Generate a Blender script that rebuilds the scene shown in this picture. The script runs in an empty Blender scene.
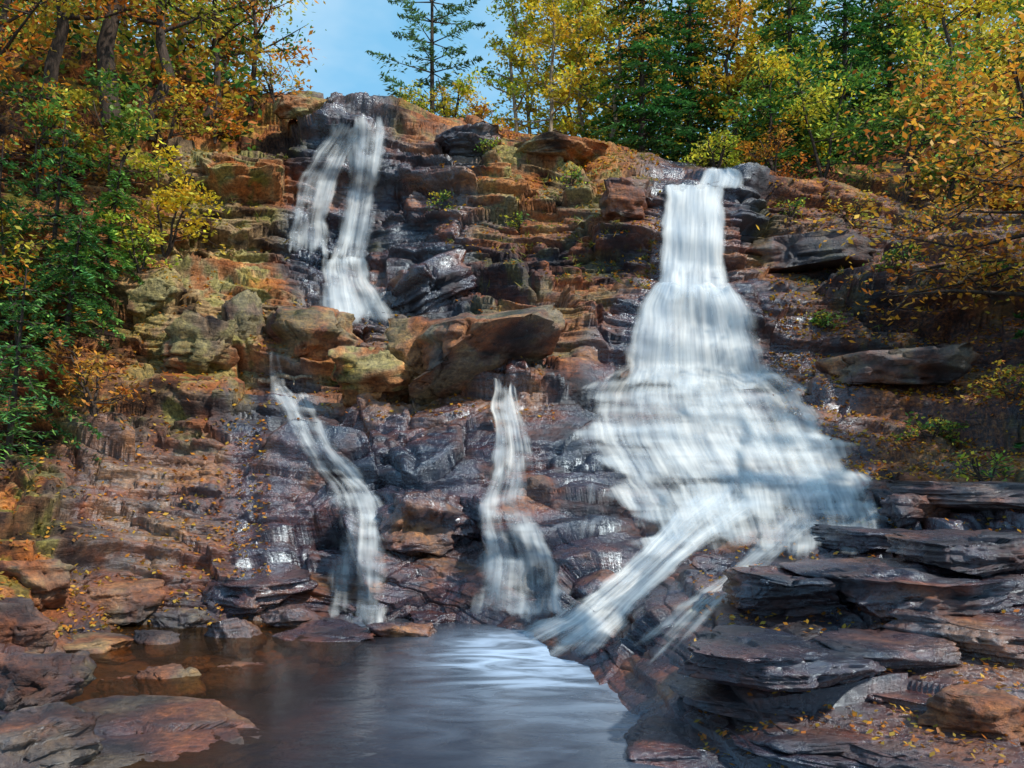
import bpy, bmesh, math, random
import numpy as np
from mathutils import Vector
rng=np.random.default_rng(7); random.seed(7)
S=bpy.context.scene; C=S.collection
F,H,HY=887.0,2.2,480.0
def W(px,py,Y): return np.array([(px-512)/F*Y, Y, H+(HY-py)/F*Y])
def z2p(z,Y): return HY-(z-H)*F/Y
# ---------------------------------------------------------------- noise
def h3(ix,iy,iz,s):
    n=(ix*374761393+iy*668265263+iz*1274126177+s*974634777)&0xffffffff
    n=((n^(n>>13))*1274126177)&0xffffffff
    n=((n^(n>>16))*668265263)&0xffffffff
    n=n^(n>>15)
    return (n&0xffffff)/float(0xffffff)
def vnoise(p,s=0):
    b=np.floor(p).astype(np.int64); f=p-b; f=f*f*(3-2*f); r=0
    for i in (0,1):
        for j in (0,1):
            for k in (0,1):
                w=(f[:,0] if i else 1-f[:,0])*(f[:,1] if j else 1-f[:,1])*(f[:,2] if k else 1-f[:,2])
                r=r+w*h3(b[:,0]+i,b[:,1]+j,b[:,2]+k,s)
    return r
def fbm(p,o=4,s=0):
    r=0;a=.5
    for i in range(o):
        r=r+a*(vnoise(p,s+i)-.5); p=p*2.03+11.3; a*=.5
    return r
def voro(p,s):
    b=np.floor(p).astype(np.int64); f=p-b; n=len(p)
    F1=np.full(n,9.);F2=np.full(n,9.);ct=np.zeros((n,3));ix=np.zeros((n,3),np.int64)
    for i in (-1,0,1):
        for j in (-1,0,1):
            for k in (-1,0,1):
                c=b+np.array([i,j,k])
                o=np.stack([h3(c[:,0],c[:,1],c[:,2],s+q) for q in range(3)],1)+np.array([i,j,k])-f
                d=(o*o).sum(1); u=d<F1
                F2=np.where(u,F1,np.minimum(F2,d)); F1=np.where(u,d,F1)
                ct[u]=o[u]; ix[u]=c[u]
    R=np.stack([h3(ix[:,0],ix[:,1],ix[:,2],s+20+q) for q in range(4)],1)
    return np.sqrt(F1),np.sqrt(F2),ct,R
def sst(a,b,x):
    t=np.clip((x-a)/(b-a),0,1); return t*t*(3-2*t)
def rot(p,ax,a):
    c,s=math.cos(a),math.sin(a); q=p.copy(); i,j=[(1,2),(0,2),(0,1)][ax]
    q[:,i]=c*p[:,i]-s*p[:,j]; q[:,j]=s*p[:,i]+c*p[:,j]; return q
def strata(p,th,bl,s,warp=.9):
    """bedded blocks: per-block random offset, ledge profile, joint cracks"""
    zz=p[:,2]/th+fbm(p*np.array([.3,.3,.12])/max(th,.3)**.5,3,s)*warp*2
    k=np.floor(zz).astype(np.int64); fr=zz-k; z0=np.zeros_like(k)
    w1=fbm(p*1.3/bl**.5+7,3,s+5)*.5
    u=(p[:,0]*.93+p[:,1]*.36)/bl*(.6+.8*h3(k,z0,z0,s+1))+h3(k,z0,z0,s+2)*17+w1
    v=(p[:,1]*.93-p[:,0]*.36)/(bl*1.2)+h3(k,z0,z0,s+3)*17+w1
    j=np.floor(u).astype(np.int64); i=np.floor(v).astype(np.int64); fu=u-j; fv=v-i
    r=h3(k,j,i,s+4); t1=h3(k,j,i,s+5)-.5; t2=h3(k,j,i,s+6)-.5
    prof=sst(0,.1,fr)*(1-.45*fr)-.5
    cr=np.maximum(sst(.05,0,np.minimum(fu,1-fu)),sst(.05,0,np.minimum(fv,1-fv)))
    return (r-.5)+t1*(fu-.5)*.9+t2*(fv-.5)*.9,prof,cr
def blur(a,r,ax):
    n=a.shape[ax]; p=[(0,0)]*a.ndim; p[ax]=(r+1,r)
    c=np.cumsum(np.pad(a,p,'edge'),axis=ax)
    return (np.take(c,range(2*r+1,n+2*r+1),ax)-np.take(c,range(0,n),ax))/(2*r+1)
# ---------------------------------------------------------------- mesh helpers
def mk(name,V,Q,mat,parent=None,col=None,uv=None,smooth=False,col2=None):
    V=np.asarray(V,float); Q=np.asarray(Q,np.int64); m,k=Q.shape
    me=bpy.data.meshes.new(name); me.vertices.add(len(V)); me.vertices.foreach_set('co',V.astype(np.float32).ravel())
    me.loops.add(m*k); me.loops.foreach_set('vertex_index',Q.astype(np.int32).ravel())
    me.polygons.add(m); me.polygons.foreach_set('loop_start',(np.arange(m)*k).astype(np.int32))
    me.polygons.foreach_set('use_smooth',np.full(m,smooth))
    if uv is not None:
        l=me.uv_layers.new(name='UVMap'); l.data.foreach_set('uv',np.asarray(uv)[Q.ravel()].astype(np.float32).ravel())
    for nm,cc in (('Col',col),('Col2',col2)):
        if cc is not None:
            c=np.ones((len(V),4),np.float32); c[:,:3]=cc
            me.color_attributes.new(nm,'FLOAT_COLOR','POINT').data.foreach_set('color',c.ravel())
    me.update(calc_edges=True); me.validate()
    me.materials.append(mat); o=bpy.data.objects.new(name,me); C.objects.link(o)
    if parent: o.parent=parent
    return o
def tag(o,label,cat,group=None,kind=None):
    o['label']=label; o['category']=cat
    if group:o['group']=group
    if kind:o['kind']=kind
    return o
def empty(name,loc):
    o=bpy.data.objects.new(name,None); C.objects.link(o); o.location=loc; return o
def gridq(nv,nu):
    i=np.arange((nv-1))[:,None]*nu+np.arange(nu-1)[None]
    i=i.ravel(); return np.stack([i,i+1,i+nu+1,i+nu],1)
def rockcol(p):
    return np.stack([fbm(p*.8,6,401)*1.15+.5,fbm(p*2.2+31,6,421)*1.15+.5,fbm(p*1.15+57,5,441)*1.15+.5],1)
# ---------------------------------------------------------------- materials
def mat(name):
    m=bpy.data.materials.new(name); m.use_nodes=True; nt=m.node_tree; nt.nodes.clear()
    out=nt.nodes.new('ShaderNodeOutputMaterial'); return m,nt,out
class G:
    def __init__(s,nt): s.nt=nt
    def n(s,t,**k):
        o=s.nt.nodes.new('ShaderNode'+t)
        for a,b in k.items(): setattr(o,a,b)
        return o
    def set(s,sock,v):
        if hasattr(v,'is_linked') : s.nt.links.new(v,sock)
        elif isinstance(v,(tuple,list)) and len(v)==3 and sock.type=='RGBA': sock.default_value=(*v,1)
        else: sock.default_value=v
    def math(s,op,a,b=0,clamp=False):
        o=s.n('Math',operation=op,use_clamp=clamp); s.set(o.inputs[0],a); s.set(o.inputs[1],b); return o.outputs[0]
    def mix(s,f,a,b,mode='MIX'):
        o=s.n('MixRGB',blend_type=mode); s.set(o.inputs[0],f); s.set(o.inputs[1],a); s.set(o.inputs[2],b); return o.outputs[0]
    def noise(s,vec,scale,detail=6,rough=.6,dist=0):
        o=s.n('TexNoise'); s.set(o.inputs['Vector'],vec); o.inputs['Scale'].default_value=scale
        o.inputs['Detail'].default_value=detail; o.inputs['Roughness'].default_value=rough; o.inputs['Distortion'].default_value=dist
        return o.outputs['Fac']
    def map(s,vec,sc,loc=(0,0,0),rot=(0,0,0)):
        o=s.n('Mapping'); s.set(o.inputs[0],vec); o.inputs['Scale'].default_value=sc; o.inputs['Location'].default_value=loc; o.inputs['Rotation'].default_value=rot; return o.outputs[0]
    def ramp(s,f,st):
        o=s.n('ValToRGB'); s.set(o.inputs[0],f); e=o.color_ramp.elements
        while len(e)<len(st): e.new(.5)
        for i,(p,c) in enumerate(st): e[i].position=p; e[i].color=(*c,1) if len(c)==3 else c
        return o.outputs[0]
    def rng(s,x,a,b,c=0,d=1):
        o=s.n('MapRange'); s.set(o.inputs[0],x)
        for i,v in enumerate((a,b,c,d)): o.inputs[i+1].default_value=v
        return o.outputs[0]
    def rgb(s,layer):
        o=s.n('SeparateColor'); s.nt.links.new(s.n('VertexColor',layer_name=layer).outputs[0],o.inputs[0]); return o.outputs
def rock_material():
    m,nt,out=mat('wet_rock'); g=G(nt)
    P=g.n('NewGeometry').outputs['Position']
    wet,soil,dry=g.rgb('Col')[:3]; n1,n4,n5=g.rgb('Col2')[:3]
    n2=g.noise(g.map(P,(1,1,4.5),(3,1,2),(.1,.14,0)),1.7,6,.65,.3); n3=g.noise(P,12,6,.74)
    c=g.ramp(n1,[(.3,(.018,.01,.007)),(.45,(.1,.036,.016)),(.56,(.26,.092,.028)),(.68,(.43,.23,.08))])
    c=g.mix(.9,c,g.ramp(n2,[(.36,(.15,.13,.13)),(.48,(.9,.85,.8)),(.64,(1.6,1.4,1.2))]),'MULTIPLY')
    tan=g.ramp(n4,[(.3,(.08,.045,.022)),(.5,(.48,.32,.15)),(.7,(.8,.64,.4))])
    c=g.mix(g.math('MULTIPLY',dry,g.rng(n5,.3,.56)),c,tan)
    gray=g.ramp(n4,[(.3,(.012,.012,.018)),(.6,(.07,.06,.075)),(.75,(.18,.16,.17))])
    c=g.mix(g.math('MULTIPLY',g.rng(n5,.48,.58),.5),c,gray)
    mossf=g.math('MULTIPLY',g.rng(n4,.52,.62),g.math('SUBTRACT',1,wet,True))
    c=g.mix(g.math('MULTIPLY',mossf,.7),c,g.mix(n3,(.05,.065,.01),(.26,.23,.025)))
    rust=g.math('MULTIPLY',g.math('MULTIPLY',g.rng(n1,.47,.55),g.rng(n4,.58,.46)),g.math('SUBTRACT',1.2,wet,True))
    c=g.mix(g.math('MULTIPLY',rust,.45),c,(.4,.12,.026))
    litter=g.ramp(n3,[(.3,(.025,.01,.006)),(.48,(.14,.046,.017)),(.6,(.34,.12,.03)),(.72,(.18,.15,.03))])
    c=g.mix(g.math('MULTIPLY',soil,g.rng(n5,.36,.55)),c,litter)
    c=g.mix(1,c,g.ramp(n3,[(.3,(.28,.28,.28)),(.5,(1,1,1)),(.7,(1.85,1.8,1.7))]),'MULTIPLY')
    wetm=g.math('MULTIPLY',wet,g.rng(n4,.3,.5,.6,1))
    c=g.mix(wetm,c,g.mix(1,g.mix(.3,c,(.055,.045,.09)),(.46,.38,.46),'MULTIPLY'))  # wet darkening, plus blue-violet sky sheen mixed into the base colour
    b=g.n('BsdfPrincipled'); g.set(b.inputs['Base Color'],c)
    g.set(b.inputs['Roughness'],g.math('ADD',g.rng(wetm,0,1,.75,.18),g.rng(n3,.3,.7,-.06,.16)))
    g.set(b.inputs['Specular IOR Level'],g.rng(wetm,0,1,.3,.9)); g.set(b.inputs['IOR'],g.rng(wetm,0,1,1.45,1.8))
    b.inputs['Specular Tint'].default_value=(.66,.82,1,1)  # highlights tinted blue to strengthen the sky sheen
    bp=g.n('Bump'); g.set(bp.inputs['Strength'],g.rng(wetm,0,1,.95,.7)); bp.inputs['Distance'].default_value=.08
    g.set(bp.inputs['Height'],g.math('ADD',g.math('MULTIPLY',n3,.7),n2))
    nt.links.new(bp.outputs[0],b.inputs['Normal']); nt.links.new(b.outputs[0],out.inputs[0]); return m
def leaf_material(name,tr=.35):
    m,nt,out=mat(name); g=G(nt); c=g.n('VertexColor',layer_name='Col').outputs[0]
    b=g.n('BsdfPrincipled'); g.set(b.inputs['Base Color'],c); b.inputs['Roughness'].default_value=.55
    t=g.n('BsdfTranslucent'); g.set(t.inputs[0],c); x=g.n('MixShader'); x.inputs[0].default_value=tr
    nt.links.new(b.outputs[0],x.inputs[1]); nt.links.new(t.outputs[0],x.inputs[2]); nt.links.new(x.outputs[0],out.inputs[0]); return m
def bark_material(name,a,b_):
    m,nt,out=mat(name); g=G(nt); P=g.n('NewGeometry').outputs['Position']
    n=g.noise(g.map(P,(9,9,2)),2,4,.65); b=g.n('BsdfPrincipled'); g.set(b.inputs['Base Color'],g.mix(g.rng(n,.35,.65),a,b_)); b.inputs['Roughness'].default_value=.9
    bp=g.n('Bump'); bp.inputs['Distance'].default_value=.05; g.set(bp.inputs['Height'],n); nt.links.new(bp.outputs[0],b.inputs['Normal'])
    nt.links.new(b.outputs[0],out.inputs[0]); return m
def water_material():
    m,nt,out=mat('white_water'); g=G(nt); uv=g.n('UVMap',uv_map='UVMap').outputs[0]
    d=g.rgb('Col')[0]
    a=g.noise(g.map(uv,(3.4,.35,1)),1,3,.5,.35); f=g.noise(g.map(uv,(13,.5,1),(3,7,0)),1,2,.5,.2)
    s=g.math('ADD',g.math('MULTIPLY',a,.66),g.math('MULTIPLY',f,.34))
    al=g.math('ADD',g.math('MULTIPLY',g.math('SUBTRACT',s,.5),1.9),d)
    al=g.rng(al,-.25,1.4,0,.95); al.node.interpolation_type='SMOOTHSTEP'
    col=g.mix(g.rng(s,.36,.58),(.62,.72,.83),(.9,.93,.95))
    b=g.n('BsdfDiffuse'); g.set(b.inputs[0],col)
    t=g.n('BsdfTranslucent'); g.set(t.inputs[0],col); x=g.n('MixShader'); x.inputs[0].default_value=.35
    nt.links.new(b.outputs[0],x.inputs[1]); nt.links.new(t.outputs[0],x.inputs[2])
    tr=g.n('BsdfTransparent'); y=g.n('MixShader'); g.set(y.inputs[0],al)
    nt.links.new(tr.outputs[0],y.inputs[1]); nt.links.new(x.outputs[0],y.inputs[2]); nt.links.new(y.outputs[0],out.inputs[0]); return m
ROCK=rock_material(); LEAF=leaf_material('leaves',.42); NEED=leaf_material('needles',.25)
BARK=bark_material('dark_bark',(.02,.013,.01),(.075,.05,.038)); PALE=bark_material('pale_bark',(.12,.09,.06),(.38,.3,.22))
WATER=water_material()
# ---------------------------------------------------------------- terrain: bedrock sheet through feature lines
def line(pts): return np.array(pts,float)
L=[line([(0,1000,3.5),(250,1000,4.2),(600,1000,4.2),(700,1000,3.5)]),
 line([(0,790,5.8),(180,790,6.2),(290,775,7.4),(600,772,7.6),(690,765,6.7),(1024,768,5.9)]),
 line([(0,715,7.6),(90,712,8.6),(200,705,9.8),(300,700,10.1),(440,705,9.75),(560,708,9.3),(620,705,8.75),(660,702,8.3),(700,698,7.9),(760,690,7.2),(1024,690,7)]),
 line([(0,610,11),(60,620,12),(120,630,13.6),(300,622,14.3),(450,628,13.8),(520,648,12.6),(580,652,11.3),(620,634,10.7),(655,620,10.0),(700,610,9.6),(850,605,9),(1024,600,8.6)]),
 line([(0,560,12.6),(120,585,14),(220,590,14.6),(330,580,14.7),(450,585,14.2),(540,600,13.2),(600,585,12.3),(700,560,12),(850,545,12.4),(1024,525,11.6)]),
 line([(0,480,15),(150,490,16),(330,480,16.4),(450,480,16.3),(560,500,15.4),(620,515,14.8),(700,527,14.5),(850,515,14.9),(920,495,14.6),(1024,470,14)]),
 line([(0,420,17),(100,395,17.5),(250,393,18),(400,401,18.2),(550,388,18.3),(600,385,18.5),(690,381,18.7),(790,381,18.7),(850,400,18.3),(950,410,17.5),(1024,400,17)]),
 line([(0,412,18),(100,391,18.8),(250,389,19.8),(400,396,19.8),(550,384,19.6),(600,381,19.6),(690,377,19.7),(790,377,19.6),(850,394,19.5),(950,400,19.2),(1024,390,18.6)]),
 line([(0,300,19.5),(100,290,20),(250,300,20.8),(300,310,20.8),(380,318,20.6),(450,330,20.4),(540,310,20.5),(600,300,21),(650,297,20.6),(730,297,20.6),(850,300,21.2),(950,300,21.2),(1024,300,20.6)]),
 line([(0,280,20.6),(100,272,21.2),(250,270,22.4),(310,263,22.9),(380,263,23),(450,285,22.2),(540,272,21.8),(600,285,21.9),(650,290,21.9),(730,290,21.9),(850,268,22.7),(950,265,22.9),(1024,260,22.2)]),
 line([(0,150,22.5),(100,155,23),(200,170,23.5),(260,160,23.8),(290,150,24.3),(330,130,24.8),(400,126,25.3),(450,145,24.6),(540,165,24),(600,172,23.6),(650,186,22.8),(735,190,22.6),(765,205,23.2),(850,205,25),(950,195,26),(1024,180,26)]),
 line([(0,50,26),(100,60,26.5),(200,95,27),(260,104,27.5),(300,100,28),(340,104,28),(375,106,28.5),(470,120,28),(540,132,27.5),(600,145,27),(650,158,26.5),(720,175,26),(760,172,27),(850,160,29),(950,140,30),(1024,120,30)]),
 line([(0,z2p(24,42),42),(200,z2p(22,42),42),(260,z2p(16,42),42),(300,z2p(11.5,42),42),(500,z2p(11.5,42),42),(570,z2p(15,42),42),(720,z2p(17.5,42),42),(1024,z2p(22,42),42)]),
 line([(0,z2p(36,80),80),(230,z2p(28,80),80),(300,z2p(8,80),80),(500,z2p(8,80),80),(610,z2p(24,80),80),(1024,z2p(38,80),80)])]
seg=[14,64,100,96,120,115,24,125,46,160,56,36,16]
amp=[.1,.2,.34,.45,.75,.8,.8,.85,1.05,.95,.9,.4,.6,.6]
PXs=np.concatenate([np.linspace(-420,-60,60,endpoint=False),np.linspace(-60,1084,860,endpoint=False),np.linspace(1084,1444,61)])
NU=len(PXs)
rows=[];ra=[];rk=[];lp=[]
for k,l in enumerate(L):
    py=np.interp(PXs,l[:,0],l[:,1]); Y=np.interp(PXs,l[:,0],l[:,2])
    if 3<=k<=11:
        q=np.stack([PXs/60,np.full(NU,k*7.3),np.zeros(NU)],1)
        py=py+fbm(q,4,50+k)*16; Y=Y*(1+fbm(q*.8+40,4,80+k)*.045)
    lp.append((py,Y))
def addrow(py,Y,a,k):
    rows.append(np.stack([(PXs-512)/F*Y,Y,H+(HY-py)/F*Y,py],1)); ra.append(a); rk.append(k)
for k,ns in enumerate(seg):
    for t in np.arange(ns)/ns:
        addrow(lp[k][0]*(1-t)+lp[k+1][0]*t,lp[k][1]*(1-t)+lp[k+1][1]*t,amp[k]*(1-t)+amp[k+1]*t,k+t)
addrow(*lp[-1],.6,len(seg))
B=np.array(rows); NV=B.shape[0]; PYg=B[...,3].ravel(); PXg=np.tile(PXs,NV); B=B[...,:3]
ra=np.array(ra); rk=np.array(rk)
Nn=np.cross(np.gradient(B,axis=1),np.gradient(B,axis=0)); Nn/=np.linalg.norm(Nn,axis=2,keepdims=True)+1e-9
for r in (10,8): Nn=blur(blur(Nn,r,0),r,1)
Nn/=np.linalg.norm(Nn,axis=2,keepdims=True)+1e-9
P=B.reshape(-1,3).copy(); Nf=Nn.reshape(-1,3)
def segd(px,py,pts):
    d=np.full(len(px),1e9)
    for (x0,y0,w0),(x1,y1,w1) in zip(pts[:-1],pts[1:]):
        vx,vy=x1-x0,y1-y0; t=np.clip(((px-x0)*vx+(py-y0)*vy)/(vx*vx+vy*vy),0,1)
        d=np.minimum(d,np.hypot(px-x0-t*vx,py-y0-t*vy)-(w0*(1-t)+w1*t))
    return d
def box(x0,x1,y0,y1,e): return sst(x0-e,x0+e,PXg)*sst(x1+e,x1-e,PXg)*sst(y0-e,y0+e,PYg)*sst(y1+e,y1-e,PYg)
RF=[(695,185,28),(690,290,36),(698,378,68),(715,400,115),(750,520,110)]
inf=sst(25,-5,segd(PXg,PYg,RF))
A=np.repeat(ra,NU)*(1-.4*inf)
rkk=np.repeat(rk,NU)
A*=1-.6*(sst(60,130,PXg)*sst(720,670,PXg)*(rkk<2.7))
slab=box(235,640,408,640,25)
small=(1-.55*slab)*np.maximum(.5+.8*sst(.38,.6,vnoise(P*.45,77)),1.2*box(-100,230,400,640,20))
q=rot(rot(P+np.stack([fbm(P*.35+s,3,s) for s in (3,13,23)],1)*.5,1,.1),0,-.06)
D=np.zeros(len(P))
r_,pf,cr=strata(q,.95,3.8,500); D+=A*(r_*.75+pf*.38-cr*.16)*(1-.3*slab)
r_,pf,cr=strata(q+3,.34,2.4,540); D+=A*small*(r_*.27+pf*.25-cr*.05)
r_,pf,cr=strata(q+7,.12,1.1,580); D+=A*small*(r_*.08+pf*.09-cr*.03)
f1,f2,ct,R=voro(q*np.array([.4,.45,.7]),100)
D+=A*((R[:,0]-.5)*.5-(ct*(R[:,1:4]-.5)).sum(1)*(.8+.8*slab))
f1,f2,ct,R=voro(rot(q,1,-.5)*np.array([.45,.8,1.4]),160)
D+=A*slab*((R[:,0]-.5)*.35-(ct*(R[:,1:4]-.5)).sum(1)*.5-.08*sst(.08,0,f2-f1))
D+=A*fbm(P*2.5,5,71)*.15
V=P+Nf*D[:,None]
wet=np.zeros(len(P))
for pts,fo in ((RF,60),([(350,130,22),(325,250,26),(350,315,30)],40),([(285,400,14),(355,500,20),(352,618,22)],45),([(505,390,12),(510,480,18),(525,600,28)],50),([(690,530,25),(520,640,40)],40)):
    wet=np.maximum(wet,sst(fo,0,segd(PXg,PYg,pts)))
for a in ((1.0,215,640,400,640,30),(1.0,590,1500,500,1100,25),(1.0,370,740,610,760,25),(.9,370,480,140,330,25),(.75,60,240,430,640,30),(.85,-500,390,620,1100,30),(.5,760,1500,200,500,40),(.4,440,680,200,400,30)):
    wet=np.maximum(wet,a[0]*box(*a[1:]))
soil=np.maximum(sst(10.1,10.8,rkk),.7*box(775,1500,170,470,20)); soil=np.maximum(soil,.75*box(-500,150,-100,400,40))
soil*=1-sst(30,0,segd(PXg,PYg,[(350,115,40),(400,130,60)]))
dry=np.maximum(box(100,275,150,350,25),.8*box(440,660,110,220,30))
for a in ((.75,80,420,290,400,30),(.35,0,200,400,600,30),(.15,680,1100,540,1100,40),(.6,270,440,95,135,15)): dry=np.maximum(dry,a[0]*box(*a[1:]))
terr=mk('rock_hillside',V,gridq(NV,NU),ROCK,col=np.stack([wet,soil,dry],1),col2=rockcol(V),smooth=True)
tag(terr,'layered brown bedrock cliff and wooded slopes around the waterfalls','rock cliff',kind='structure')
bpy.context.view_layer.update()
def hit(px,py):
    d=Vector(W(px,py,1.0)-np.array([0,0,H])).normalized()
    ok,l,n,_=terr.ray_cast(Vector((0,0,H)),d)
    return (np.array(l),np.array(n)) if ok else (None,None)
def gz(x,y):
    ok,l,n,_=terr.ray_cast(Vector((x,y,90)),Vector((0,0,-1))); return l.z if ok else 0
gm,nt,out=mat('forest_floor'); g=G(nt); b=g.n('BsdfPrincipled'); b.inputs['Roughness'].default_value=.95
g.set(b.inputs['Base Color'],g.ramp(g.noise(g.n('NewGeometry').outputs['Position'],.8,6),[(.35,(.03,.03,.012)),(.65,(.14,.07,.03))])); nt.links.new(b.outputs[0],out.inputs[0])
tag(mk('ground',[(-600,-600,-.9),(600,-600,-.9),(600,900,-.9),(-600,900,-.9)],[(0,1,2,3)],gm),'brown forest floor stretching out under the rocks and woods','ground',kind='structure')
# ---------------------------------------------------------------- pool
def pool_material():
    m,nt,out=mat('pool_water'); g=G(nt); P=g.n('NewGeometry').outputs['Position']
    def dist(p,a,b_):
        o=g.n('VectorMath',operation='DISTANCE'); g.set(o.inputs[0],g.map(P,(1,.8,1))); o.inputs[1].default_value=(p[0],p[1]*.8,0)
        r=g.rng(o.outputs['Value'],a,b_,1,0); r.node.interpolation_type='SMOOTHSTEP'; return r
    n=g.noise(g.map(P,(.7,1.4,1),(0,0,0),(0,0,.6)),1.4,4,.55,1.1)
    f=g.math('ADD',g.math('MULTIPLY',dist(W(530,650,11.5),.2,2.2),.95),g.math('MULTIPLY',dist(W(570,695,9.2),.2,2.8),.5))
    f=g.math('ADD',f,g.math('MULTIPLY',dist(W(352,622,13.6),.1,1.0),.7))
    f=g.math('MULTIPLY',f,g.rng(n,.34,.62,.3,1.05),True)
    sx=g.n('SeparateXYZ'); g.set(sx.inputs[0],P); deep=g.rng(sx.outputs[0],-3.2,-.9,0,1)
    c=g.mix(f,g.mix(deep,(.035,.02,.01),(.03,.042,.068)),(.42,.54,.72))
    b=g.n('BsdfPrincipled'); g.set(b.inputs['Base Color'],c); g.set(b.inputs['Roughness'],g.rng(f,0,1,.12,.6)); b.inputs['IOR'].default_value=1.42
    bp=g.n('Bump'); bp.inputs['Strength'].default_value=.35; bp.inputs['Distance'].default_value=.05; g.set(bp.inputs['Height'],g.noise(g.map(P,(1,1.8,1),(0,0,0),(0,0,.5)),2.0,4,.5,.5)); nt.links.new(bp.outputs[0],b.inputs['Normal'])
    tr=g.n('BsdfTransparent'); tr.inputs[0].default_value=(.78,.6,.4,1); y=g.n('MixShader')
    g.set(y.inputs[0],g.math('MAXIMUM',g.rng(deep,0,1,.4,.8),g.rng(f,0,.6,0,1)))
    nt.links.new(tr.outputs[0],y.inputs[1]); nt.links.new(b.outputs[0],y.inputs[2]); nt.links.new(y.outputs[0],out.inputs[0]); return m
tag(mk('pool_water',[(-9,2,0),(3.2,2,0),(3.2,15.5,0),(-9,15.5,0)],[(0,1,2,3)],pool_material()),'still brown pool with milky foam below the waterfalls','water',kind='structure')
# ---------------------------------------------------------------- falling water
def sheet(name,parent,rows,d0=.75,off=.1,nu=70,layers=2,mono=0.,step=2.5,fade=(.06,.08),ef=.16,arcs=.5,seed=0,sw=.5,va=.8,en=.16):
    r=np.array(rows,float)
    if r.shape[1]==3: r=np.stack([r[:,1],r[:,0],r[:,2],r[:,0]],1)
    mid=(r[:,:2]+r[:,2:])/2; ln=np.r_[0,np.cumsum(np.hypot(*np.diff(mid,axis=0).T))]
    nv=max(8,int(ln[-1]/step)); t=np.linspace(0,ln[-1],nv)
    E=np.stack([np.interp(t,ln,r[:,i]) for i in range(4)],1)
    for i in range(4): E[:,i]=blur(blur(E[:,i],2,0),1,0)
    u=np.linspace(0,1,nu); sd=len(name)+int(rows[0][0])+seed
    jit=fbm(np.stack([t/14,np.zeros(nv),np.zeros(nv)],1),3,sd)*10
    X=E[:,0:1]*(1-u)+E[:,2:3]*u; X=X+jit[:,None]*(u-.5)*1.6; Yp=E[:,1:2]*(1-u)+E[:,3:4]*u
    D=np.full((nv,nu),np.nan)
    for i in range(nv):
        for j in range(nu):
            l,_=hit(X[i,j],Yp[i,j])
            if l is not None: D[i,j]=l[1]
    D=np.where(np.isnan(D),np.nanmedian(D),D); m=D.copy()
    for a in range(-2,3):
        for c in range(-2,3): m=np.minimum(m,np.roll(np.roll(np.pad(D,3,'edge'),a,0),c,1)[3:-3,3:-3])
    m=mono*np.minimum.accumulate(m,axis=0)+(1-mono)*m
    D=blur(blur(blur(m,2,0),2,1),2,0)
    V=[];Q=[];U=[];Cc=[]; uu,tt=np.meshgrid(u,t)
    for k in range(layers):
        N2=lambda a,b,s:fbm(np.stack([uu.ravel()*a+k*9,tt.ravel()/b,np.full(uu.size,k*3.)],1),3,s+sd).reshape(nv,nu)
        Dk=D-off-k*.07-N2(12,60,5)*.1
        p=np.stack([(X-512)/F*Dk,Dk,H+(HY-Yp)/F*Dk],2)
        wid=np.linalg.norm(p[:,-1]-p[:,0],axis=1).mean(); al=np.cumsum(np.linalg.norm(np.gradient(p[:,nu//2],axis=0),axis=1))
        g_=np.gradient(p,axis=0); st=np.abs(g_[...,2])/(np.linalg.norm(g_,axis=2)+1e-6); st=blur(st,1,0)
        e=sst(0,ef,np.minimum(uu,1-uu)+N2(2,18,33)*en); tf=tt/t[-1]+N2(9,1e6,44)*.2
        d=d0-.2*k+sw*(st-.72)-1.9*(1-e)-1.9*sst(fade[0],0,tf)-1.9*sst(1-fade[1],1,tf)+N2(4,25,15)*va*.5+N2(7,90,16)*va+N2(5,7,22)*arcs
        Q.append(gridq(nv,nu)+sum(map(len,V))); V.append(p.reshape(-1,3)); Cc.append(np.repeat(np.clip(d,-1.5,1.5).reshape(-1,1),3,1))
        U.append(np.stack([uu*wid+k*5.3,np.repeat(al[:,None],nu,1)],2).reshape(-1,2))
    return mk(name,np.concatenate(V),np.concatenate(Q),WATER,parent,col=np.concatenate(Cc),uv=np.concatenate(U),smooth=True)
w=empty('waterfall',(0,0,0)); tag(w,'tall white waterfall widening in three tiers down the right of the cliff','waterfall')
sheet('lip_water',w,[(164,698,742),(173,694,752),(182,690,754),(192,684,746)],.75,.06,nu=40,fade=(.2,.25),ef=.25,sw=.2)
sheet('upper_curtain',w,[(182,662,730),(195,659,731),(230,657,731),(262,655,731),(285,653,732),(306,648,738)],.9,.12,nu=60,mono=.85,fade=(.05,.12),arcs=.3,sw=.3)
sheet('middle_fan',w,[(280,648,736),(290,638,746),(303,628,756),(325,624,763),(350,619,771),(374,613,780),(394,602,794)],.8,.12,nu=90,mono=.6,fade=(.06,.1),arcs=.5,en=.15,sw=.3)
sheet('lower_cascade',w,[(362,608,786),(376,588,806),(390,570,828),(410,562,844),(435,566,858),(465,582,872),(495,600,886),(520,614,892),(542,626,892),(566,638,884)],.56,.08,nu=180,fade=(.06,.14),ef=.12,arcs=1.35,sw=.4,va=.8,mono=.08,en=.28)
sheet('cascade_veil',w,[(366,618,780),(396,602,808),(440,622,835),(480,645,855),(545,660,862)],.32,.16,nu=110,layers=1,fade=(.08,.2),mono=.1,arcs=1.1,seed=3,sw=.35,va=.8)
sheet('outflow_chute',w,[(690,462,800,478),(668,488,790,508),(652,512,746,530),(632,542,702,560),(600,572,664,594),(545,610,626,636),(400,662,606,692)],.7,.1,nu=70,fade=(.12,.3),arcs=.5,sw=.15,ef=.28,va=.7,en=.22)
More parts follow.
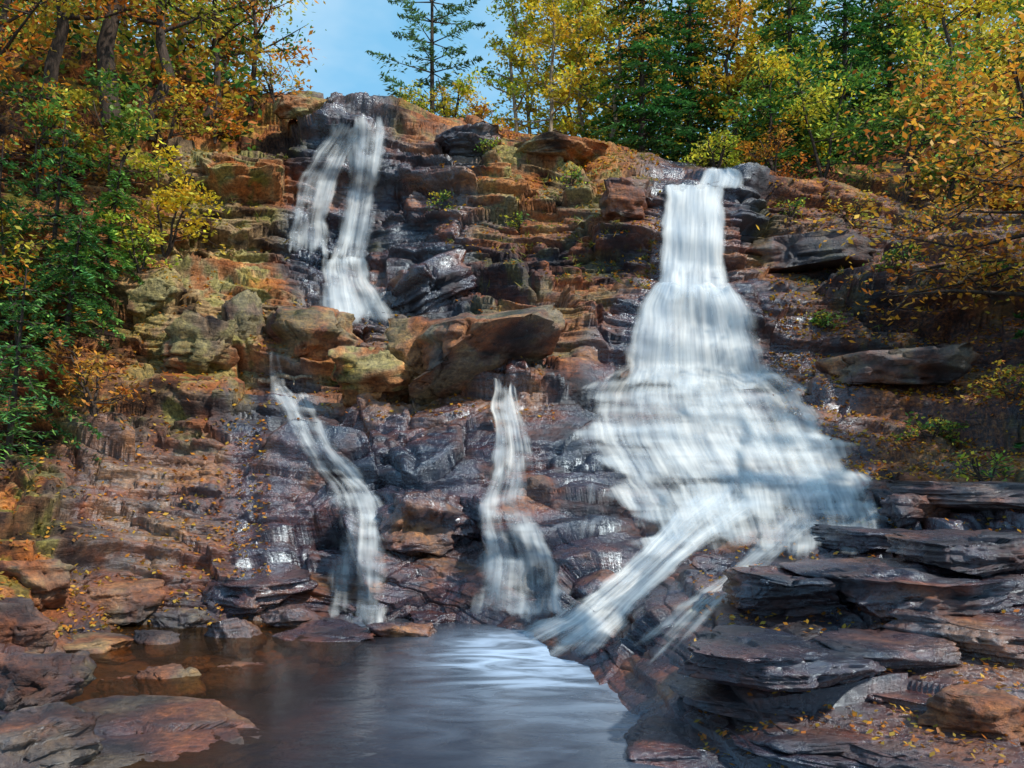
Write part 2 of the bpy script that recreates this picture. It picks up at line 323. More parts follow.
sheet('side_runnel',w,[(768,500,870,505),(748,534,822,538),(712,572,776,570),(662,605,742,600),(612,645,715,638),(520,702,690,700)],.42,.07,nu=60,layers=1,fade=(.12,.4),arcs=.7,sw=.05,ef=.32,va=.7,en=.22)
w=empty('waterfall',(0,0,0)); tag(w,'twin strand white waterfall dropping from the upper left cliff top','waterfall')
sheet('left_strand',w,[(116,325,378),(135,316,372),(150,306,360),(180,290,346),(220,280,338),(268,268,344)],.32,.1,nu=50,fade=(.1,.14),ef=.28,arcs=.8,va=1.2,en=.22)
sheet('right_strand',w,[(110,334,402),(135,338,398),(180,336,390),(220,330,382),(275,318,374)],.4,.12,nu=50,fade=(.1,.1),ef=.28,arcs=.8,va=1.2,en=.22)
sheet('lower_curtain',w,[(252,314,376),(282,314,382),(300,308,400),(332,300,424)],.55,.14,nu=50,fade=(.1,.2),ef=.25,arcs=.7,va=1.2)
w=empty('stream',(0,0,0)); tag(w,'thin trickling cascade over the wet slab on the left, below the tan boulders','stream')
sheet('upper_trickle',w,[(345,264,282),(370,262,288),(404,258,304)],.16,.08,nu=24,ef=.35,sw=.1,fade=(.15,.1),va=.6)
sheet('slab_run',w,[(384,250,324),(420,270,338),(445,282,350),(470,296,372),(490,312,392),(515,316,404),(560,310,406),(632,298,414)],.3,.1,nu=54,ef=.34,arcs=.9,fade=(.05,.05),sw=.25,va=1.6,en=.25)
w=empty('stream',(0,0,0)); tag(w,'narrow white cascade pouring from under the big overhanging boulder','stream')
sheet('cascade_run',w,[(376,488,522),(405,480,530),(425,484,536),(450,482,544),(480,472,552),(500,458,556),(530,454,572),(560,456,588),(625,438,602)],.32,.1,nu=70,ef=.3,arcs=1.0,sw=.25,va=1.6,fade=(.05,.06),en=.25)
sheet('side_wisp',w,[(480,582,604),(510,578,602),(545,570,600)],.15,.05,nu=24,ef=.3,arcs=.9,layers=1)
# ---------------------------------------------------------------- boulders
def rock(name,label,px,py,wp_,hp,wet_=.5,dry_=.3,soil_=0,dr=.8,rz=None,seed=1,cat='boulder',sub=5,Yo=0,tilt=0,cuts=()):
    l,_=hit(px,py+hp*.42)
    Y=(l[1] if l is not None else 12)+Yo; w_=wp_*Y/F; h_=hp*Y/F
    bm=bmesh.new(); bmesh.ops.create_icosphere(bm,subdivisions=sub,radius=1)
    v=np.array([x.co[:] for x in bm.verts]); q=np.array([[x.index for x in f.verts] for f in bm.faces]); bm.free()
    r=np.random.default_rng(seed*31+5); flat=name=='rock_slab'
    v=np.sign(v)*np.abs(v)**.8; v/=np.abs(v).max()
    for i in range(22 if not cuts else 10):
        n=r.normal(size=3)*np.array([1,1,.35 if flat else .7]); n/=np.linalg.norm(n); d=r.uniform(.5,.85)
        s=v@n-d; v=v-np.clip(s,0,None)[:,None]*n
    if not cuts:
        n=np.array([r.normal()*.1,r.normal()*.1-(.12 if flat else 0),1]); n/=np.linalg.norm(n); v=v-np.clip(v@n-(.3 if flat else .5),0,None)[:,None]*n
    for n,d in cuts:
        n=np.array(n)/np.linalg.norm(n); v=v-np.clip(v@n-d,0,None)[:,None]*n
    v-=(v.max(0)+v.min(0))/2; v/=np.abs(v).max(0)
    v=v*np.array([w_/2,w_*dr/2,h_/2*1.15]); L_=min(w_,h_*1.6)
    o=r.uniform(0,50,3); nr=v/(np.linalg.norm(v,axis=1,keepdims=True)+1e-9); sd=1-np.abs(nr[:,2])
    vs=rot(v,1,r.uniform(-.12,.12))+o
    a1,p1,c1=strata(vs,h_*(.3 if flat else .42),w_*.55,seed); a2,p2,c2=strata(vs+5,h_*.12,w_*.3,seed+9)
    kf=1.5 if flat else 1
    d=a1*.14*kf*(.4+.6*sd)+p1*.12*kf*sd-c1*.05+a2*.06*kf+p2*.06*kf*sd-c2*.02+fbm(vs*4/max(L_,.1),5,3)*.14
    v=v+nr*(d*L_*(.6 if cuts else 1))[:,None]
    a=r.uniform(-.3,.3) if rz is None else rz
    v=rot(rot(v,1,tilt),2,a)
    loc=W(px,py,Y)+np.array([(px-512)/F*w_*dr*.3,w_*dr*.3,(HY-py)/F*w_*dr*.3])
    ob=mk(name,v,q,ROCK,col=np.tile([[wet_,soil_,dry_]],(len(v),1)),col2=rockcol(v+loc),smooth=True)
    ob.location=loc
    return tag(ob,label,cat)
RK=[
('boulder','large brown boulder at the left edge beside the pool',34,688,108,66,.6,.3),
('boulder','reddish rounded boulder standing in the shallow pool, left of the grey one',170,688,66,36,.5,.4),
('boulder','grey rounded boulder standing in the shallow pool, right of the reddish one',240,686,64,34,.7,.1),
('boulder','dark pointed boulder at the back of the pool, left of the flat wet rock',233,641,48,40,.9,.1),
('rock_slab','long flat wet rock at the back of the pool below the thin cascade',328,646,110,34,.95,.0),
('boulder','low dark rock at the water line right of the long flat rock',402,640,60,28,.95,.0),
('boulder','small brown rock on the far left shore of the pool, behind the reddish boulder',155,650,54,30,.6,.4),
('boulder','tiny dark stone poking out of the middle of the pool',470,668,24,16,.9,0),
('boulder','small round stone in the brown shallows left of the dark pointed boulder',198,666,32,18,.7,.2),
('boulder','small flat stone in the brown shallows below the long flat rock',300,676,36,18,.8,.1),
('boulder','small brown stone in the shallows between the reddish and the large brown boulder',118,690,40,24,.5,.5),
('boulder','small tan stone in the shallows behind the grey rounded boulder',268,662,30,18,.5,.6),
('boulder','wet brown rock at the foot of the slab just left of the thin cascade',290,622,60,28,.9,.2),
('boulder','wet dark rock at the foot of the slab just right of the thin cascade',398,614,56,28,.95,.1),
('rock_slab','flat mossy rock on the left shore above the large brown boulder',88,652,86,24,.5,.4),
('boulder','upright brown rock at the left edge of the picture above the large brown boulder',16,628,66,50,.5,.3),
('boulder','angular tan rock at the foot of the left slope',112,604,96,40,.6,.5),
('boulder','squat brown rock on the shore between the tan rock and the pool',182,626,54,30,.7,.3),
('rock_slab','broad low brown ledge across the bottom left corner',150,744,280,46,.75,.3),
('rock_slab','mossy dark slab in the very bottom left corner',24,748,130,50,.7,.3),
('boulder','ochre stained rock at the left edge under the hemlocks',36,585,96,44,.4,.5),
('rock_slab','dark wet slab beside the side runnel, leftmost of the upper right slabs',805,598,150,50,1,.0),
('rock_slab','broad dark layered slab at the right, behind the mossy foreground rock',910,600,230,56,1,.0),
('rock_slab','thick brown slab at the right edge above the mossy boulder',985,640,170,48,.9,.2),
('rock_slab','big wet dark slab jutting toward the pool on the right',780,668,195,48,1,.0),
('rock_slab','small flat slab wedged between the big jutting slab and the brown edge slab',884,655,130,30,.95,.1),
('rock_slab','long purple grey slab in the right foreground below the small wedged slab',900,694,250,36,1,.0),
('boulder','mossy green tinged boulder in the lower right corner',985,716,130,44,.5,.3),
('rock_slab','thin dark slab stepping down below the big jutting slab',752,702,165,28,1,.0),
('rock_slab','wide flat brown slab in the right foreground along the bottom edge',830,726,240,34,.95,.1),
('rock_slab','low dark slab at the bottom edge where the pool ends',710,752,190,30,1,.0),
('rock_slab','thin layered dark slab at the bottom edge between the low slab and the rusty slab',815,756,170,30,1,.0),
('rock_slab','rusty slab at the bottom edge in front of the mossy boulder',925,754,190,34,.85,.2),
('rock_slab','dark ledge block at the right edge under the small ferns',985,560,160,46,.95,.1),
('rock_slab','long low wet ledge to the right of the cascade foot',920,545,200,32,1,.0),
('boulder','angular rock at the right foot of the wide cascade',915,512,66,30,.9,.1),
('rock_slab','brown leaf strewn ledge at the right edge halfway up',975,500,170,34,.8,.15),
('boulder','rounded wet rock splitting the outflow from the side runnel below the wide cascade',712,566,40,16,1,.0),
('boulder','low black rock at the pool edge left of the outflow',440,627,60,24,.95,0),
('boulder','pale tan cracked boulder on the shelf below the upper left falls',376,376,84,54,.1,1),
('boulder','large tan and brown boulder overhanging the centre of the shelf with a dark underside',484,356,154,96,.5,.5),
('boulder','brown blocky boulder left of the pale tan cracked boulder',314,346,96,70,.4,.5),
('boulder','narrow upright block beside the small trickle on the shelf',242,325,40,62,.3,.6),
('boulder','rounded brown block between the pale tan boulder and the big overhanging boulder',422,358,64,66,.4,.5),
('rock_slab','sloping purple grey slab at the right of the upper left falls',436,292,100,46,.95,.0),
('boulder','tan lichen covered block on the left cliff below the yellow shrub',148,300,70,46,.1,1),
('boulder','square brown block on the left cliff above the shelf',205,350,80,56,.2,.7),
('rock_slab','rusty ledge block on the slope right of the middle tier',890,372,140,34,.6,.2),
('boulder','small brown boulder on top of the left cliff',300,112,60,22,.1,.9),
('rock_slab','pale flat rock on the centre cliff top',560,158,96,16,.2,.8),
('rock_slab','dark slab on the cliff top between the two falls',470,150,70,26,.8,.1),
('rock_slab','brown ledge jutting from the wooded slope right of the upper curtain',800,262,120,32,.6,.2),
('boulder','dark block left of the top of the right waterfall',628,205,50,40,.6,.3),
('rock_slab','wet sloping slab between the two small cascades',420,520,100,56,1,.0),
('rock_slab','dark undercut ledge at the foot of the slab left of the thin cascade',258,588,120,32,1,.0),
]
for i,(nm,lb,px,py,w_,h_,we,dr_) in enumerate(RK):
    fw=lb.split()[0]; tl={'sloping':.35}.get(fw,0); ov='dark underside' in lb
    rock(nm,lb,px,py,w_,h_,we,dr_,seed=i+1,dr=.75 if nm=='boulder' else 1.05,cat='boulder' if nm=='boulder' else 'rock slab',sub=6 if (w_>=150 or ov) else 5,tilt=tl,Yo=-.9 if ov else 0,rz=.1 if ov else None,
         cuts=(((.45,-.45,-.85),.0),((-.2,-.25,.95),.45),((-.6,-.6,.2),.6)) if ov else ())
# ---------------------------------------------------------------- vegetation
def leafquads(c,s,cols,up=.7,asp=.5,dirs=None,k=None):
    n=len(c); nn=rng.normal(size=(n,3)); nn[:,2]=np.abs(nn[:,2])+up; nn/=np.linalg.norm(nn,axis=1,keepdims=True)
    t=rng.normal(size=(n,3)) if dirs is None else dirs+rng.normal(size=(n,3))*.25
    t-=nn*(t*nn).sum(1,keepdims=True); t/=np.linalg.norm(t,axis=1,keepdims=True)+1e-9; b=np.cross(nn,t)
    s=s*rng.uniform(.6,1.3,n)[:,None]
    V=np.stack([c-t*s,c+b*s*asp-t*s*.1,c+t*s,c-b*s*asp-t*s*.1],1).reshape(-1,3)
    cols=np.array(cols); ii=rng.integers(0,len(cols),n)
    if k is not None: ii=np.where(rng.uniform(size=n)<.7,k%len(cols),ii)
    kc=cols[ii]*rng.uniform(.65,1.35,(n,1))
    return V,np.arange(4*n).reshape(n,4),np.repeat(kc,4,0)
def tube(pts,rad,sides=6):
    pts=np.array(pts); n=len(pts); t=np.gradient(pts,axis=0); t/=np.linalg.norm(t,axis=1,keepdims=True)+1e-9
    a=np.cross(t,np.array([.31,.95,.05])); a/=np.linalg.norm(a,axis=1,keepdims=True)+1e-9; b=np.cross(t,a)
    th=np.arange(sides)/sides*2*np.pi
    V=(pts[:,None]+(a[:,None]*np.cos(th)[None,:,None]+b[:,None]*np.sin(th)[None,:,None])*np.array(rad)[:,None,None]).reshape(-1,3)
    Q=[(i*sides+j,i*sides+(j+1)%sides,(i+1)*sides+(j+1)%sides,(i+1)*sides+j) for i in range(n-1) for j in range(sides)]
    return V,np.array(Q)
def join(parts):
    V=[];Q=[];o=0
    for v,q in parts: V.append(v);Q.append(q+o);o+=len(v)
    return np.concatenate(V),np.concatenate(Q)
OR=[(.82,.32,.03),(.78,.45,.05),(.58,.18,.025),(.5,.33,.05)]
YE=[(.85,.6,.04),(.74,.55,.05),(.56,.5,.05),(.84,.46,.03)]
OL=[(.34,.37,.05),(.5,.43,.05),(.2,.29,.04),(.65,.48,.05)]
GR=[(.09,.23,.04),(.14,.32,.055),(.06,.17,.035),(.22,.35,.055)]
DG=[(.03,.14,.035),(.055,.2,.05),(.015,.07,.02),(.09,.26,.055)]
BG=[(.065,.21,.06),(.1,.28,.06),(.03,.12,.04),(.16,.32,.06)]
RU=[(.5,.16,.025),(.64,.27,.03),(.34,.15,.03),(.64,.38,.05)]
YG=[(.45,.53,.05),(.66,.61,.06),(.31,.43,.04),(.76,.6,.05)]
GO=[(.85,.5,.05),(.82,.39,.04),(.7,.5,.07),(.6,.28,.04)]
def decid(name,label,cat,x,y,h,cr,cols,n=2500,leaf=.09,tr=.09,lean=(0,0),cf=.3,group=None,bark=None,stems=1,nb=16,rise=.5):
    z=gz(x,y)-.1
    root=empty(name,(x,y,z)); tag(root,label,cat,group)
    parts=[];cl=[]
    for s in range(stems):
        a=rng.uniform(0,6.28); sp=0 if stems==1 else cr*.5
        tt=np.linspace(0,1,9); wob=np.cumsum(rng.normal(size=(9,2))*.02*h,axis=0); wob-=wob[0]
        T=np.stack([tt*(lean[0]+math.cos(a)*sp)+wob[:,0],tt*(lean[1]+math.sin(a)*sp)+wob[:,1],tt*h],1)
        parts.append(tube(T,tr*(1-.85*tt)+.008,7)); kb=max(4,nb//stems)
        for i in range(kb):
            f=cf+(1-cf)*((i+rng.uniform(0,1))/kb)*.98; p=np.array([np.interp(f,tt,T[:,k]) for k in range(3)])
            az=i*2.4+rng.uniform(0,1.0); ln=cr*(1.05-.55*max(0,(f-cf)/(1-cf)-.25))*rng.uniform(.6,1.1)
            d=np.array([math.cos(az),math.sin(az),rise*rng.uniform(.2,1.3)]); e=p+d*ln; mdp=(p+e)/2+np.array([0,0,-.06*ln])+rng.normal(size=3)*.05*ln
            r0=tr*(1-.85*f)*.55+.006
            parts.append(tube([p,mdp,e],[r0,r0*.6,.005],5))
            for q in range(4):
                u=rng.uniform(.3,.95); b0=p+(e-p)*u; e2=b0+(rng.normal(size=3)*np.array([1,1,.6]))*ln*.3; parts.append(tube([b0,e2],[r0*.4,.003],4)); cl.append((b0+e2)/2); cl.append(e2)
            cl.append(e)
    cl=np.array(cl); wgt=rng.uniform(.2,1,len(cl)); wgt/=wgt.sum()
    k=rng.choice(len(cl),n,p=wgt); c=cl[k]+rng.normal(size=(n,3))*cr*np.array([.11,.11,.065])
    V,Q,cc=leafquads(c,leaf,cols,k=k//9); cv=rng.uniform(.55,1.35,len(cl)); cc=cc*np.repeat(cv[k],4)[:,None]
    v,q=join(parts); mk('trunk',v,q,bark or BARK,root,smooth=True); mk('crown',V,Q,LEAF,root,col=np.clip(cc,0,.9)); return root
def conifer(name,label,cat,x,y,h,r,cols,n=4000,leaf=.07,tr=.1,lv=14,b0=.1,droop=-.15,pb=6,group=None,lean=(0,0),pw=.8,s0=.15,ir=.5):
    z=gz(x,y)-.1; root=empty(name,(x,y,z)); tag(root,label,cat,group)
    tt=np.linspace(0,1,7); T=np.stack([tt*lean[0],tt*lean[1],tt*h],1); parts=[tube(T,tr*(1-.92*tt)+.006,7)]; bs=[]
    for i in range(lv):
        f=b0+(.99-b0)*(i+rng.uniform(-.3,.3))/lv; p=np.array([f*lean[0],f*lean[1],f*h])
        for j in range(pb):
            az=i*1.1+j*6.28/pb+rng.uniform(-.3,.3); ln=(r*(1-f)**pw+.12)*rng.uniform(ir,1.15); d=np.array([math.cos(az),math.sin(az),0])
            pts=np.array([p,p+d*ln*.5+np.array([0,0,(droop*.1+.04)*ln]),p+d*ln+np.array([0,0,droop*ln])]); parts.append(tube(pts,[.02+.1*tr,.012,.004],4)); bs.append((pts,d,ln))
    w_=np.array([b[2] for b in bs])**1.3; k=rng.choice(len(bs),n,p=w_/w_.sum()); s=rng.uniform(s0,1.03,n)
    PT=np.array([b[0] for b in bs])[k]; dd=np.array([b[1] for b in bs])[k]; ll=np.array([b[2] for b in bs])[k]
    c=np.where((s<.5)[:,None],PT[:,0]+(PT[:,1]-PT[:,0])*(s*2)[:,None],PT[:,1]+(PT[:,2]-PT[:,1])*(s*2-1)[:,None])
    side=np.stack([-dd[:,1],dd[:,0],np.zeros(n)],1); lat=rng.normal(size=n)*.2*ll*(1.15-s)
    c=c+side*lat[:,None]; c[:,2]+=rng.normal(size=n)*.03-np.abs(lat)*.25
    V,Q,cc=leafquads(c,leaf,cols,up=1.6,asp=.3,dirs=dd*.6+side*np.sign(lat)[:,None]); cv=rng.uniform(.6,1.4,len(bs)); cc=cc*np.repeat(cv[k],4)[:,None]
    v,q=join(parts); mk('trunk',v,q,BARK,root,smooth=True); mk('crown',V,Q,NEED,root,col=cc); return root
def at(px,py):
    l,_=hit(px,py); return (l[0],l[1]) if l is not None else ((px-512)/F*24,24)
def xY(px,Y): return ((px-512)/F*Y,Y)
# left slope
decid('autumn_tree','thick dark trunked tree with orange leaves, tallest on the left slope','tree',*at(112,150),8,2.6,OR+OL+YG,2600,.09,.26,(.6,0),.42)
decid('autumn_tree','dark leaning tree with rust leaves near the top left corner','tree',*at(50,150),7.5,2.6,RU+OL+OR,2600,.09,.2,(.8,0),.4)
decid('autumn_tree','forked dark tree with olive and yellow leaves right of the thick dark trunk','tree',*at(150,150),7,2.0,OL+YG,1900,.085,.18,(.9,0),.42)
decid('autumn_tree','slim tree with rusty leaves at the upper edge of the left cliff','tree',*at(205,120),6,1.9,RU+YG,1900,.085,.11,(.3,0),.3)
decid('autumn_tree','slender sparse tree reaching over the blue sky gap','tree',*at(250,118),5.5,1.9,GR+YG,1400,.075,.08,(.7,0),.3)
decid('autumn_tree','orange leaved tree at the left edge of the slope','tree',*at(-20,230),7,2.4,OR+OL,3000,.09,.13,(.6,-.3),.3)
for px,py,lb,h,r,cc in ((8,455,'drooping dark green hemlock lowest on the left slope',3.4,1.7,BG),(66,400,'small feathery hemlock hanging over the left shelf edge',2.6,1.2,BG),(-12,350,'dark hemlock at the left edge of the picture',4.4,1.7,DG),(50,300,'bright green hemlock in the middle of the left slope',3.6,1.5,BG),(105,270,'small pale green hemlock left of the yellow shrub',2.4,1.0,GR)):
    conifer('hemlock',lb,'hemlock',*at(px,py),h,r,cc,3800,.075,.06,10,.06,-.42,lean=(.5,-.3),s0=.3)
decid('autumn_shrub','orange sapling leaning out between the hemlocks on the left','sapling',*at(20,400),3.0,1.3,OR+OL,1100,.08,.04,(.4,-.3),.12,stems=2,rise=.25)
decid('yellow_shrub','bright yellow shrub on the left cliff','shrub',*at(165,255),2.0,1.0,YE,1200,.075,.03,(.3,-.3),.15,stems=3)
decid('yellow_shrub','low yellow green shrub just below the bright yellow one','shrub',*at(140,320),1.2,.7,YG,500,.06,.02,(0,-.2),.15,stems=3)
decid('autumn_shrub','orange shrub at the lip of the left cliff','shrub',*at(215,140),1.3,.8,OR,600,.07,.03,(0,0),.15,stems=3)
decid('autumn_shrub','rusty shrub under the dark leaning tree','shrub',*at(40,200),2.6,1.5,RU+GR,1800,.08,.03,(0,0),.1,stems=3)
decid('autumn_shrub','olive shrub among the trunks on the left slope','shrub',*at(110,190),2.4,1.4,OL+GR,1600,.08,.03,(0,0),.1,stems=3)
decid('autumn_shrub','brown leaved shrub behind the yellow shrub','shrub',*at(165,150),1.8,1.0,RU+OL,1000,.075,.03,(0,0),.1,stems=3)
decid('autumn_shrub','red brown shrub between the drooping hemlocks on the left','shrub',*at(95,430),1.2,.8,RU,600,.06,.03,(0,0),.1,stems=3)
decid('autumn_shrub','tawny shrub at the sky gap on the left cliff top','shrub',*at(275,112),1.4,.9,OR+OL,800,.06,.03,(0,0),.1,stems=3)
# centre skyline
conifer('pine_tree','tall open white pine standing against the sky','pine',*xY(432,30.5),9.5,2.1,[(.12,.25,.1),(.18,.32,.12),(.08,.18,.08)],5200,.095,.09,12,.12,.14,5,pw=.3,s0=.38,ir=.3)
conifer('pine_tree','tiny conifer spire on the skyline in the sky gap','pine',*xY(379,29),.9,.3,DG,260,.05,.02,8,.05,-.1,5)
decid('yellow_shrub','yellow bush at the foot of the white pine','shrub',*xY(450,29.3),1.7,1.0,YE+YG,1300,.065,.03,cf=.1,stems=4)
decid('yellow_shrub','small pale yellow green bush left of the white pine','shrub',*xY(410,29.3),1.2,.75,YG,900,.06,.03,cf=.1,stems=3)
decid('autumn_shrub','low orange bush on the cliff top right of the white pine','shrub',*xY(485,29),1.3,.8,OR+YE,800,.06,.03,cf=.1,stems=3)
Lb=['leftmost slim yellow green birch at the right side of the sky gap','slim golden birch second in the birch row','pale trunked yellow birch in the middle of the birch row','olive leaved slim birch fourth in the birch row','golden birch at the right end of the birch row']
for i,(px,Y,c) in enumerate(((512,30.5,YG),(533,31.5,YE+YG),(553,29.5,YE),(582,31,YG+OL),(608,30,YE+GO))):
    decid('birch_tree',Lb[i],'birch',*xY(px,Y),7,1.25 if i<2 else 1.6,c,2600 if i<2 else 3200,.08,.07,(rng.uniform(0,.4),0),.12,bark=PALE,nb=20)
for i,(px,Y,c,lb) in enumerate(((642,29.5,DG,'dark green hemlock right of the birch row'),(690,30.5,DG,'dark green hemlock behind the top of the right waterfall'),(790,29,BG,'dense bright hemlock left of the hanging golden boughs'),(845,29.5,DG,'tall dark hemlock in the middle of the right wood'),(890,31,BG,'blue green hemlock at the right of the wood'))):
    conifer('hemlock',lb,'hemlock',*xY(px,Y),8.5,2.6,c,8000,.11,.12,16,.04,-.25)
decid('autumn_tree','golden orange tree between the dark hemlocks on the right','tree',*xY(738,29.5),7.5,1.9,YE+GO,3600,.09,.09,(0,0),.2)
decid('autumn_tree','golden orange tree with boughs hanging into the top right of the picture','tree',*xY(1080,18.5),6.8,3.6,GO+OR,6000,.08,.14,(-1.5,-.6),.28,rise=.22,nb=28)
decid('autumn_tree','yellow tree at the top right corner behind the hanging boughs','tree',*xY(960,28.5),7,2.2,YE+YG,3000,.09,.09,(0,0),.25)
for px,Y,h,cr,cc,lb in ((822,26.5,3.6,1.7,GR+YG,'low green tree on the bank in front of the dark hemlocks'),(905,25.5,3.4,1.7,GR+OL,'low olive green tree on the bank under the yellow tree'),(985,24.5,3.2,1.7,OR+GR,'low orange and green tree on the bank at the right edge'),(770,27.5,3.4,1.5,YE+GR,'low yellow tree on the bank right of the fall lip')):
    decid('bank_tree',lb,'tree',*xY(px,Y),h,cr,cc,2200,.08,.05,cf=.08,nb=18,stems=2,rise=.3)
decid('green_shrub','bright green bush above the lip of the right waterfall','shrub',*xY(716,26.2),1.0,.8,YG,900,.06,.03,cf=.05,stems=4)
decid('autumn_shrub','rusty shrub on the bank right of the lip','shrub',*xY(775,25.6),1.1,.9,RU,700,.06,.03,cf=.05,stems=4)
decid('green_shrub','green shrub at the foot of the dark hemlocks','shrub',*xY(850,28.3),1.6,1.4,GR,1300,.07,.03,cf=.05,stems=4)
decid('autumn_shrub','olive shrub on the bank below the hanging golden boughs','shrub',*xY(945,24.5),1.6,1.3,OL+GR,1200,.07,.03,cf=.05,stems=4)
for px,py,h,cr,cc,lb in ((850,250,.7,.7,OL+RU,'low rust and olive bush on the slope right of the upper curtain'),(930,235,.8,.8,GR+RU,'low green and red bush high on the right slope'),(965,330,.6,.6,OL+RU,'low tawny bush on the right slope below the fallen branches'),(830,330,.5,.5,GR+OL,'small green bush on the slope beside the middle tier'),(1010,400,.6,.6,RU+OL,'small rusty bush at the right edge above the ledges'),(930,440,.5,.5,OL+GR,'small olive bush on the ledge right of the wide cascade')):
    decid('low_bush',lb,'shrub',*at(px,py),h,cr,cc,420,.05,.012,cf=.05,stems=4,nb=12,rise=.4)
for i,(px,Y) in enumerate(((570,37),(615,36),(660,38),(715,36),(760,37),(815,36),(870,38),(925,36),(980,37),(1040,35),(1100,34))):
    decid('autumn_tree','mixed yellow and olive tree deep in the wood behind the falls','tree',*xY(px,Y),9,2.4 if i else 1.6,(YE,YG,OL,OR)[i%4],3200,.13,.12,(0,0),.08,group='trees deep in the wood behind the falls')
for i,(px,Y) in enumerate(((-60,30),(0,31),(60,30),(120,32),(180,31),(225,33))):
    decid('autumn_tree','rust and olive tree at the back of the left slope','tree',*xY(px,Y),8,2.6,(OL,YE,OR)[i%3],2300,.12,.14,(0,0),.2,group='trees at the back of the left slope')
for px,Y in ((1130,18.5),(1150,16),(1215,13.5),(1270,11.5)):  # hemlocks added outside the frame to throw shade on the right slabs
    conifer('hemlock','hemlock added beyond the right edge to shade the foreground slabs','hemlock',*xY(px,Y),9,2.5,DG,5500,.11,.14,16,.12,-.25,group='added shade hemlocks beyond the right edge')
for px,py,lb in ((890,300,'small green fern on the slope right of the middle tier'),(985,485,'small green fern on the leaf strewn ledge at the right edge'),(905,282,'pale green seedling above the small fern on the right slope'),(790,225,'green tuft beside the upper curtain'),(490,170,'green tuft on the cliff top between the falls'),(440,215,'green plant hanging beside the upper left falls'),(1000,330,'green seedling near the right edge below the fallen branches'),(570,215,'small green plant on the cliff face between the two waterfalls'),(520,235,'small yellow green plant low on the cliff face between the two waterfalls')):
    decid('fern',lb,'fern',*at(px,py),.5,.4,GR+YG,160,.05,.01,cf=.1,stems=4,nb=8)
def under(name,label,x0,x1,y0,y1,n,cols,hh):
    x=rng.uniform(0,1,n); y=y0+(y1-y0)*rng.uniform(0,1,n)**1.3; x=(x0+(x1-x0)*x)/30*y
    b=np.array([gz(a,b_) for a,b_ in zip(x,y)]); c=np.stack([x,y,b+hh*rng.uniform(0,1,n)**1.5],1)
    V,Q,cc=leafquads(c,.15,cols); k=.4+.9*vnoise(c*.8,9); cc*=np.repeat(k,4)[:,None]
    tag(mk(name,V,Q,LEAF,col=cc),label,'undergrowth',kind='stuff')
under('undergrowth','mixed autumn undergrowth covering the wood floor behind the right falls',2.2,26,30,52,25000,OL+DG+YE+GR,4)
under('undergrowth','rusty autumn undergrowth covering the back of the left slope',-28,-8.5,25,45,16000,OL+RU+DG,3)
def scatter(regs,n):
    P_=[];N_=[]
    for (x0,x1,y0,y1,wt) in regs:
        for _ in range(int(n*wt)):
            l,nn=hit(rng.uniform(x0,x1),rng.uniform(y0,y1))
            if l is not None and l[1]<34 and nn[2]>.1: P_.append(l);N_.append(nn)
    return np.array(P_),np.array(N_)
p,nn=scatter([(770,1060,180,480,.8),(-30,270,100,420,.28),(690,1060,500,768,.12),(-30,270,420,640,.26),(250,560,300,420,.08),(440,660,130,290,.25)],16000)
p=p+nn*.03; s=.042*np.sqrt(p[:,1:2]/14)
V_,Q_,c_=leafquads(p,s,RU+OR+[(.62,.42,.06)],up=1.2,asp=.6)
tag(mk('fallen_leaves',V_,Q_,LEAF,col=c_*.8),'orange and brown fallen leaves scattered over the rocks','fallen leaves',kind='stuff')
p,nn=scatter([(450,655,150,290,1.0),(180,290,150,260,.14),(760,1000,190,330,.4)],1300)
keep=vnoise(p*.9,5)>.38; p=p[keep]; nn=nn[keep]
idx=np.repeat(np.arange(len(p)),6); p=p[idx]; dirs=nn[idx]*.6+rng.normal(size=(len(p),3))*.4+np.array([0,0,-.3])
V_,Q_,c_=leafquads(p+dirs*.08,.13,[(.3,.24,.05),(.2,.22,.04),(.4,.25,.05),(.13,.19,.03)],up=.2,asp=.08,dirs=dirs)
tag(mk('dry_grass',V_,Q_,LEAF,col=c_),'dry golden green grass in tufts on the ledges of the cliff faces','grass',kind='stuff')
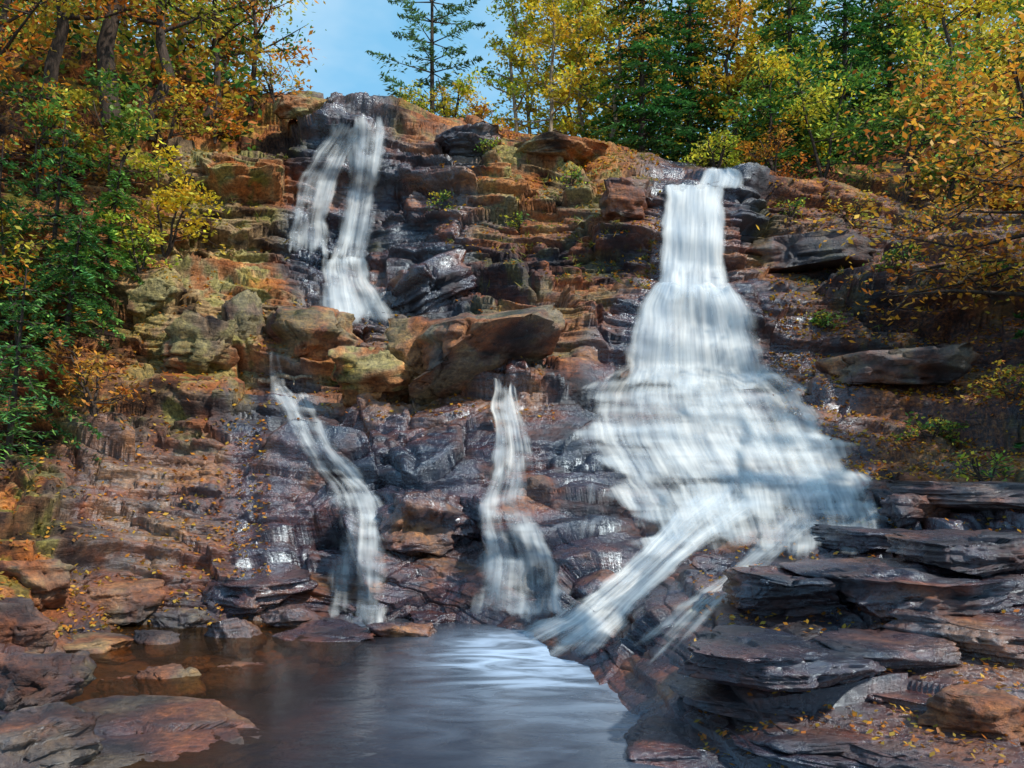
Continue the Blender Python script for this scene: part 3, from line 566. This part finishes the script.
def stick(name,label,a,b_,r,off=.1,cat='log'):
    la,_=hit(*a); lb_,_=hit(*b_); la=la+np.array([0,-off,off]); lb_=lb_+np.array([0,-off,off]); t=np.linspace(0,1,7)[:,None]
    pts=la*(1-t)+lb_*t+rng.normal(size=(7,3))*r*.5; c0=pts[0].copy()
    parts=[tube(pts-c0,np.linspace(r,r*.5,7),8)]
    for k in (2,4): parts.append(tube([pts[k]-c0,pts[k]-c0+rng.normal(size=3)*r*6],[r*.4,r*.15],5))
    v,q=join(parts); o=mk(name,v,q,PALE,smooth=True); o.location=c0; tag(o,label,cat)
stick('fallen_log','short pale fallen log lying on the shelf left of the tan boulder',(262,385),(312,380),.07)
stick('fallen_branch','bare grey fallen branch on the slope at the right edge',(955,290),(1030,235),.035,cat='branch')
stick('fallen_branch','thin bare branch lying under the hanging golden boughs',(975,255),(1035,285),.03,cat='branch')
# ---------------------------------------------------------------- camera, light
cam=bpy.data.cameras.new('camera'); co=bpy.data.objects.new('camera',cam); C.objects.link(co)
co.location=(0,0,H); co.rotation_euler=(math.pi/2,0,0); cam.sensor_width=36; cam.lens=36*F/1024; cam.shift_y=(HY-384)/1024; cam.clip_end=2000; S.camera=co
el,az=math.radians(47),math.radians(125)   # sun to the right, slightly behind the camera
sd=bpy.data.lights.new('sun','SUN'); so=bpy.data.objects.new('sun',sd); C.objects.link(so); sd.energy=5.0; sd.angle=math.radians(2); sd.color=(1,.91,.76)
dirv=Vector((math.sin(az)*math.cos(el),math.cos(az)*math.cos(el),math.sin(el))); so.rotation_euler=dirv.to_track_quat('Z','Y').to_euler()
wd=bpy.data.worlds.new('World'); S.world=wd; wd.use_nodes=True; nt=wd.node_tree; nt.nodes.clear(); g=G(nt)
sky=g.n('TexSky',sky_type='NISHITA'); sky.sun_disc=False; sky.sun_elevation=el; sky.sun_rotation=az; sky.dust_density=.4
tc=g.n('TexCoord').outputs['Generated']; cl=g.rng(g.noise(g.map(tc,(1,1,2.2),(.3,.2,.1)),3.2,5,.55),.4,.68)
col=g.mix(.65,sky.outputs[0],(2.0,5.3,8.0)); col=g.mix(g.math('MULTIPLY',cl,.55),col,(6.4,7.3,7.9))
bg=g.n('Background'); g.set(bg.inputs[0],col); bg.inputs[1].default_value=.142; ow=g.n('OutputWorld'); nt.links.new(bg.outputs[0],ow.inputs[0])
S.view_settings.view_transform='Standard'; S.view_settings.look='None'; S.view_settings.exposure=0
